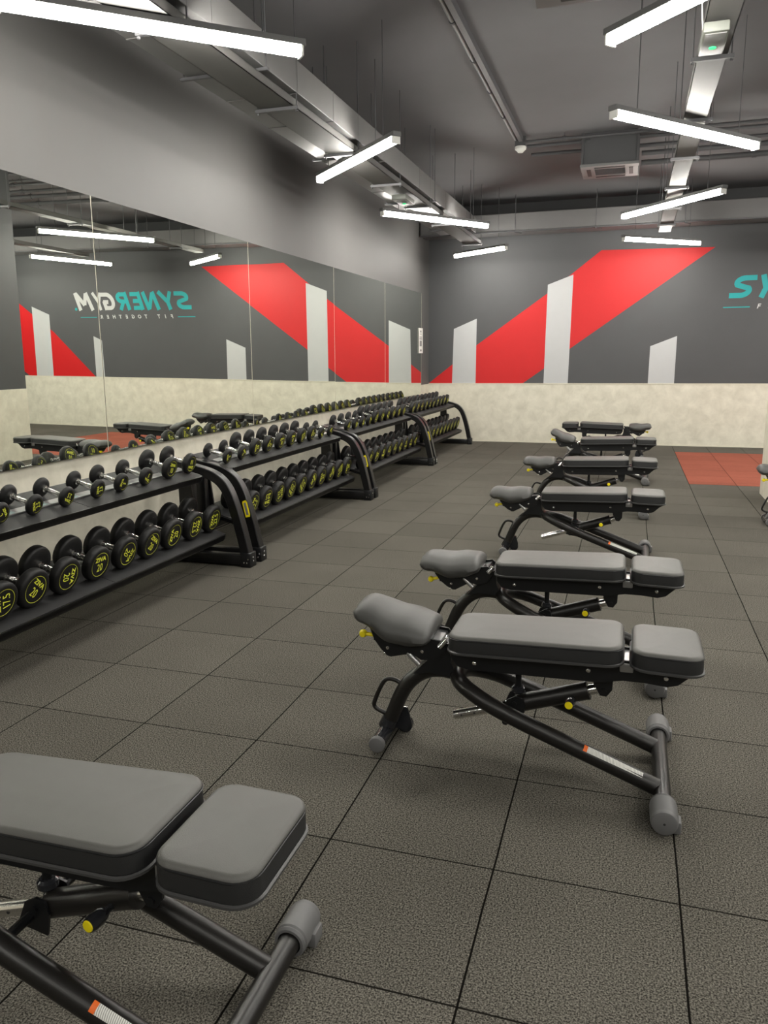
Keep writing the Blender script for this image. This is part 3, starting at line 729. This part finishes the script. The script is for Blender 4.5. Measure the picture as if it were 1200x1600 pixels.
# ================================================================== BENCHES
def make_bench(name='weight_bench'):
    """adjustable bench; local x from saddle (-) to head pad (+), origin on the floor at its centre"""
    p = thing(name, '', 'weight bench')
    X0, Y0 = 1.5, 0.66
    def c3(pts): return [Vector((x - X0, y - Y0, z)) for x, y, z in pts]
    # main pad and head pad
    lift = lambda x: 0.02 * (x + 0.26) / 0.6
    m1 = pad_mesh(-0.262, 0.326, -0.150, 0.150, 0.428, 0.491, 0.055, 0.015, 0.004, lift, lambda u: 0.93 + 0.07 * min(1, u * 2)).build('back_pad', ['pad', 'padside_shaded'], p)
    m2 = pad_mesh(0.354, 0.575, -0.150, 0.150, 0.424, 0.487, 0.050, 0.015, 0.004, lambda x: 0.018 - 0.02 * (x - .354)).build('head_pad', ['pad', 'padside_shaded'], p)
    def trimring(x0, x1, z, lf, nm, tap=None):
        q = MB(); ring = rrect(x0, x1, -0.151, 0.151, 0.056, 6)
        pts = []
        for x, y in ring:
            if tap: y = y * tap((x - x0) / (x1 - x0))
            pts.append((x, y, z + lf(x)))
        q.tube(pts, 0.0055, 6, closed=True); return q.build(nm, 'piping', p)
    trimring(-0.263, 0.327, 0.428, lift, 'pad_edging', lambda u: 0.93 + 0.07 * min(1, u * 2))
    trimring(0.353, 0.576, 0.424, lambda x: 0.018 - 0.02 * (x - .354), 'pad_edging')
    for mo, x0, x1, zz, lf in ((m1, -0.2625, 0.3265, 0.4765, lift), (m2, 0.3535, 0.5755, 0.4725, lambda x: 0.018 - 0.02 * (x - .354))):
        q = MB(); pts = []
        for x, y in rrect(x0, x1, -0.1503, 0.1503, 0.0553, 6):
            if mo is m1: y = y * (0.93 + 0.07 * min(1, (x - x0) / (x1 - x0) * 2))
            pts.append((x, y, zz + lf(x)))
        q.tube(pts, 0.0016, 5, closed=True); q.build('stitched_seam', 'plate', mo)
    # side plates of the beam under the pads
    prof = [(-0.258, 0.430), (-0.258, 0.385), (-0.235, 0.354), (-0.19, 0.345), (0.25, 0.352), (0.33, 0.368), (0.40, 0.368), (0.47, 0.362), (0.505, 0.372), (0.545, 0.410), (0.575, 0.425), (0.575, 0.440), (0.33, 0.440), (0.30, 0.436)]
    for s_ in (-1, 1):
        q = MB().prism(prof, s_ * 0.064 - 0.004, s_ * 0.064 + 0.004); sp_ = q.build('side_plate', 'plate', p, smooth=False)
        q = MB()
        for bx, bz in ((-0.174, 0.372), (0.217, 0.392), (0.466, 0.392)): q.lathe([(0, 0.0075), (0.003, 0.0075), (0.005, 0.005), (0.005, 0)], (0, s_, 0), (bx, s_ * 0.068, bz), 12)
        q.build('bolt', 'chrome', sp_)
    q = MB().box(-0.25, 0.55, -0.03, 0.03, 0.385, 0.425, 0.006).xform(Matrix.Rotation(math.radians(-1), 4, 'Y')); q.build('pad_beam', 'tube', p)
    MB().box(0.318, 0.362, -0.075, 0.075, 0.40, 0.432, 0.004).build('sliding_neck', 'steel', p)
    # saddle seat
    q = MB(); rings = []; n = 28; K = 26
    def ss(a, b_, u): u = min(1, max(0, (u - a) / (b_ - a))); return u * u * (3 - 2 * u)
    for i in range(K + 1):
        u = i / K; x = -0.632 + 0.298 * u
        e = 1.0
        if u < 0.15: e = math.sqrt(max(0, 1 - ((0.15 - u) / 0.15) ** 2))
        if u > 0.90: e = math.sqrt(max(0, 1 - ((u - 0.90) / 0.10) ** 2)) * 0.45 + 0.55
        e = max(e, 0.06)
        top = 0.540 - 0.022 * ss(0.15, 0.55, u) - 0.016 * ss(0.65, 1.0, u)
        bot = 0.452 - 0.045 * ss(0.12, 0.55, u) + 0.016 * ss(0.7, 1.0, u)
        hw = 0.112 + 0.030 * ss(0.15, 0.5, u) - 0.012 * ss(0.75, 1.0, u)
        zc = (top + bot) / 2; hh = (top - bot) / 2 * e
        hwid = hw * (0.70 + 0.30 * e)
        ring = []
        for j in range(n):
            a = 2 * PI * j / n; ca, sa = math.cos(a), math.sin(a)
            y = hwid * math.copysign(abs(ca) ** 0.62, ca); z = zc + hh * math.copysign(abs(sa) ** 0.70, sa)
            if sa > 0: z -= 0.016 * (abs(y) / hw) ** 2 * e
            ring.append(q.bm.verts.new((x, y, z)))
        rings.append(ring)
    for A, B in zip(rings, rings[1:]):
        for j in range(n): q.bm.faces.new((A[j], A[(j + 1) % n], B[(j + 1) % n], B[j]))
    q.bm.faces.new(rings[0]); q.bm.faces.new(list(reversed(rings[-1])))
    pivot = Matrix.Translation((0.33, 0, -0.43))
    q.xform(pivot); sd = q.build('seat', 'seatpad', p, ang=60); sd.location = (-0.33, 0, 0.43)
    # seat bracket
    prof = [(-0.565, 0.445), (-0.545, 0.405), (-0.515, 0.372), (-0.49, 0.352), (-0.475, 0.350), (-0.40, 0.378), (-0.36, 0.362), (-0.31, 0.372), (-0.275, 0.42), (-0.30, 0.448), (-0.33, 0.448)]
    for s_ in (-1, 1):
        q = MB().prism([(a + .33, b_ - .43) for a, b_ in prof], s_ * 0.070 - 0.004, s_ * 0.070 + 0.004); sp_ = q.build('seat_bracket', 'plate', sd, smooth=False)
        q = MB()
        for bx, bz in ((-0.49, 0.382), (-0.50, 0.357), (-0.36, 0.395)): q.lathe([(0, 0.006), (0.003, 0.006), (0.004, 0.004), (0.004, 0)], (0, s_, 0), (bx + .33, s_ * 0.074, bz - .43), 10)
        q.build('bolt', 'chrome', p).parent = sd
    MB().box(-0.22, 0.03, -0.066, 0.066, -0.035, 0.010, 0.004).build('seat_base', 'plate', sd)
    q = MB(); q.tube(smooth_path([(-0.19, -0.05, -0.022), (-0.225, -0.058, -0.016), (-0.255, -0.060, -0.018)], 2), 0.0075, 10)
    q.lathe([(-0.016, 0), (-0.013, 0.011), (0, 0.0155), (0.013, 0.011), (0.016, 0)], (0, 1, 0), (-0.262, -0.060, -0.018), 14); q.build('seat_lever', 'yellow', sd)
    # hinge block between seat and back pad
    q = MB(); q.prism([(-0.405, 0.300), (-0.315, 0.395), (-0.305, 0.430), (-0.268, 0.430), (-0.262, 0.36), (-0.245, 0.322), (-0.262, 0.305), (-0.34, 0.312)], -0.055, 0.055)
    q.build('gusset', 'plate', p, smooth=False)
    q = MB(); q.tube([(-0.30, -0.085, 0.425), (-0.275, -0.075, 0.452)], 0.011, 12); q.tube([(-0.295, -0.07, 0.418), (-0.295, 0.07, 0.418)], 0.013, 12)
    q.build('hinge_pin', 'chrome', p)
    MB().box(-0.34, -0.30, -0.05, 0.03, 0.425, 0.440, 0.002).build('hinge_plate', 'steel', p)
    q = MB(); q.tube([(-0.42, -0.065, 0.385), (-0.375, -0.07, 0.345)], 0.010, 10); q.build('seat_pin', 'steel', p)
    # spine arch
    sp3 = c3([(0.975, .665, .05), (1.0, .665, .10), (1.035, .665, .195), (1.075, .665, .255), (1.13, .665, .295), (1.19, .66, .308), (1.235, .66, .303), (1.27, .66, .295)])
    MB().tube(smooth_path(sp3, 2), 0.0285, 18).build('spine_tube', 'tube', p)
    # U-shaped main frame
    full = c3([(1.955, .498, .050), (1.60, .503, .181), (1.45, .506, .238), (1.37, .518, .270), (1.305, .545, .297), (1.268, .590, .305), (1.255, .645, .306),
               (1.268, .705, .300), (1.305, .755, .283), (1.37, .785, .262), (1.45, .792, .232), (1.60, .792, .180), (1.955, .790, .046)])
    MB().tube(smooth_path(full, 2), 0.0285, 18).build('frame_tube', 'tube', p)
    # warning label on the near leg
    q = MB()
    def leglabel(q, x0, x1):
        a = Vector((1.955 - X0, .50 - Y0, .050)); b_ = Vector((1.60 - X0, .505 - Y0, .183)); d_ = (b_ - a).normalized()
        def at(x): k_ = (x - a.x) / d_.x; return a + d_ * k_
        u_ = Vector((0, -1, 0)); w_ = d_.cross(u_).normalized();
        if w_.z < 0: w_ = -w_
        P0, P1 = at(x0), at(x1); prev = None
        for i in range(9):
            ang = math.radians(-22 + 95 * i / 8); o_ = (u_ * math.cos(ang) + w_ * math.sin(ang)) * 0.0295
            cur = (q.bm.verts.new(P0 + o_), q.bm.verts.new(P1 + o_))
            if prev: q.bm.faces.new((prev[0], prev[1], cur[1], cur[0]))
            prev = cur
    leglabel(q, 0.222, 0.400); lb = q.build('warning_label', 'label', p)
    q = MB(); leglabel(q, 0.210, 0.2225); q.build('label_header', 'orange', lb)
    # front (head end) foot bar
    MB().tube(c3([(1.97, .36, .045), (1.97, .94, .045)]), 0.027, 20).build('foot_bar', 'tube', p)
    for s_ in (-1, 1):
        y0_ = -0.015 + s_ * 0.235
        q = MB(); q.lathe([(0.0, 0.030), (0.0, 0.037), (0.006, 0.041), (0.012, 0.0385), (0.016, 0.042), (0.094, 0.042), (0.100, 0.040), (0.103, 0.0405), (0.112, 0.038), (0.115, 0.032), (0.115, 0.0)], (0, s_, 0), (0.47, y0_, 0.045), 30)
        q.box(0.475, 0.521, min(y0_ + s_ * 0.045, y0_ + s_ * 0.095), max(y0_ + s_ * 0.045, y0_ + s_ * 0.095), 0.004, 0.045, 0.006)
        fc = q.build('foot_cap', 'capg', p)
        q = MB(); q.lathe([(0, 0.004), (0.0012, 0.004), (0.0012, 0)], (0, s_, 0), (0.47, y0_ + s_ * 0.1145, 0.045), 8); q.build('cap_hole', 'dark', fc)
    # rear (seat end) foot bar
    MB().tube(c3([(0.975, .555, .034), (0.975, .79, .034)]), 0.027, 20).build('foot_bar', 'capd', p)
    for s_ in (-1, 1):
        q = MB(); q.lathe([(0, 0.030), (0.012, 0.031), (0.02, 0.028), (0.022, 0.022), (0.022, 0)], (0, s_, 0), (-0.525, s_ * 0.110, 0.034), 24); q.build('end_cap', 'capg', p)
    q = MB(); q.tube(c3([(0.972, .665, .045), (0.992, .665, .085)]), 0.031, 18); q.build('sleeve', 'capd', p)
    q = MB(); q.lathe([(-0.012, 0), (-0.012, 0.030), (0.012, 0.030), (0.012, 0)], (0, 1, 0), (-0.47, 0.075, 0.031), 22); q.build('transport_wheel', 'capd', p)
    q = MB(); q.prism([(-0.505, 0.03), (-0.455, 0.02), (-0.435, 0.06), (-0.452, 0.12), (-0.468, 0.12)], 0.036, 0.044); q.build('wheel_bracket', 'capd', p, smooth=False)
    # carrying handle
    hp = c3([(1.040, .665, .225), (1.010, .665, .243), (0.975, .665, .243), (0.955, .665, .215), (0.930, .665, .155), (0.922, .665, .125), (0.945, .665, .108), (0.995, .665, .095)])
    MB().tube(smooth_path(hp, 2), 0.0085, 10).build('carry_handle', 'tube', p)
    # support post, hinge bracket, adjusting cylinder
    MB().tube([(-0.026, 0, 0.262), (-0.026, 0, 0.372)], 0.0115, 12).build('post', 'plate', p)
    q = MB(); q.lathe([(0.252, 0), (0.252, 0.018), (0.258, 0.024), (0.272, 0.024), (0.278, 0.018), (0.278, 0)], (0, 0, 1), (-0.026, 0, 0), 18); q.build('post_collar', 'capd', p)
    q = MB()
    for s_ in (-1, 1): q.prism([(-0.085, 0.175), (-0.005, 0.160), (0.005, 0.215), (-0.005, 0.245), (-0.03, 0.252), (-0.06, 0.235)], s_ * 0.036 - 0.003, s_ * 0.036 + 0.003)
    q.tube([(-0.033, -0.045, 0.225), (-0.033, 0.045, 0.225)], 0.008, 10)
    q.tube([(-0.05, -0.14, 0.20), (-0.05, 0.14, 0.20)], 0.012, 10)
    q.build('cylinder_bracket', 'plate', p, smooth=False)
    A_, B_ = Vector((-0.02, 0, 0.212)), Vector((0.215, 0, 0.290)); d_ = (B_ - A_).normalized()
    q = MB(); q.tube([A_ - d_ * 0.0, B_], 0.0320, 24); q.tube([B_ - d_ * 0.004, B_ + d_ * 0.004], 0.0335, 24); q.build('adjusting_cylinder', 'tube', p)
    q = MB(); q.tube([A_ - d_ * 0.25, B_ + d_ * 0.035], 0.0185, 18); rd = q.build('chrome_rod', 'chrome', p)
    for k_ in (0.12, 0.17, 0.22):
        q = MB(); q.lathe([(0, 0.004), (0.001, 0.004), (0.001, 0)], (0, -1, 0), tuple(A_ - d_ * k_ + Vector((0, -0.018, 0))), 8)
        q.build('index_hole', 'dark', rd)
    q = MB()
    for s_ in (-1, 1): q.prism([(0.232, 0.385), (0.300, 0.385), (0.298, 0.312), (0.280, 0.286), (0.258, 0.288), (0.235, 0.330)], s_ * 0.024 - 0.004, s_ * 0.024 + 0.004)
    q.tube([(0.27, -0.032, 0.305), (0.27, 0.032, 0.305)], 0.009, 12)
    q.build('rod_bracket', 'plate', p, smooth=False)
    # pull knob with yellow cap
    K0 = Vector((0.168, -0.024, 0.268)); kd = (Vector((0.158, -0.098, 0.268)) - K0).normalized()
    q = MB(); q.lathe([(-0.01, 0.009), (0.020, 0.009), (0.026, 0.014), (0.040, 0.0185), (0.062, 0.0180), (0.072, 0.0155), (0.072, 0)], kd, K0, 20); kn = q.build('pull_knob', 'capd', p)
    q = MB(); q.lathe([(0.071, 0), (0.071, 0.0140), (0.0745, 0.0125), (0.0755, 0)], kd, K0, 20); q.build('knob_cap', 'yellow', kn)
    return p
proto = make_bench()
BN = [(1.5, 0.66, 0, 0, 'flat grey weight bench in the centre foreground, nearest of the row'),
      (0.61, -0.70, 0, 0, 'flat grey weight bench cut off at the bottom left corner'),
      (1.5, 1.665, 0, -10, 'flat grey weight bench second in the row, right behind the nearest one'),
      (1.5, 3.665, 0, -9, 'flat grey weight bench third in the row'),
      (1.505, 5.49, 0, -9, 'flat grey weight bench fourth in the row'),
      (1.55, 7.42, 0, 12, 'grey weight bench fifth in the row, its seat end tipped up'),
      (1.485, 9.46, 180, -8, 'flat weight bench farthest back, turned the other way round before the back wall'),
      (3.52, 5.25, 0, -5, 'weight bench at the right photo edge by the pillar, only its seat tip showing')]
for i, (x, y, a, sr, lab) in enumerate(BN):
    o = proto if i == 0 else copy_tree(proto)
    o.location = (x, y, 0); o.rotation_euler = (0, 0, math.radians(a)); tag(o, lab, 'weight bench', 'adjustable weight benches')
    for ch in o.children:
        if ch.name.split('.')[0] == 'seat': ch.rotation_euler = (0, math.radians(6 if i == 0 else sr), 0)
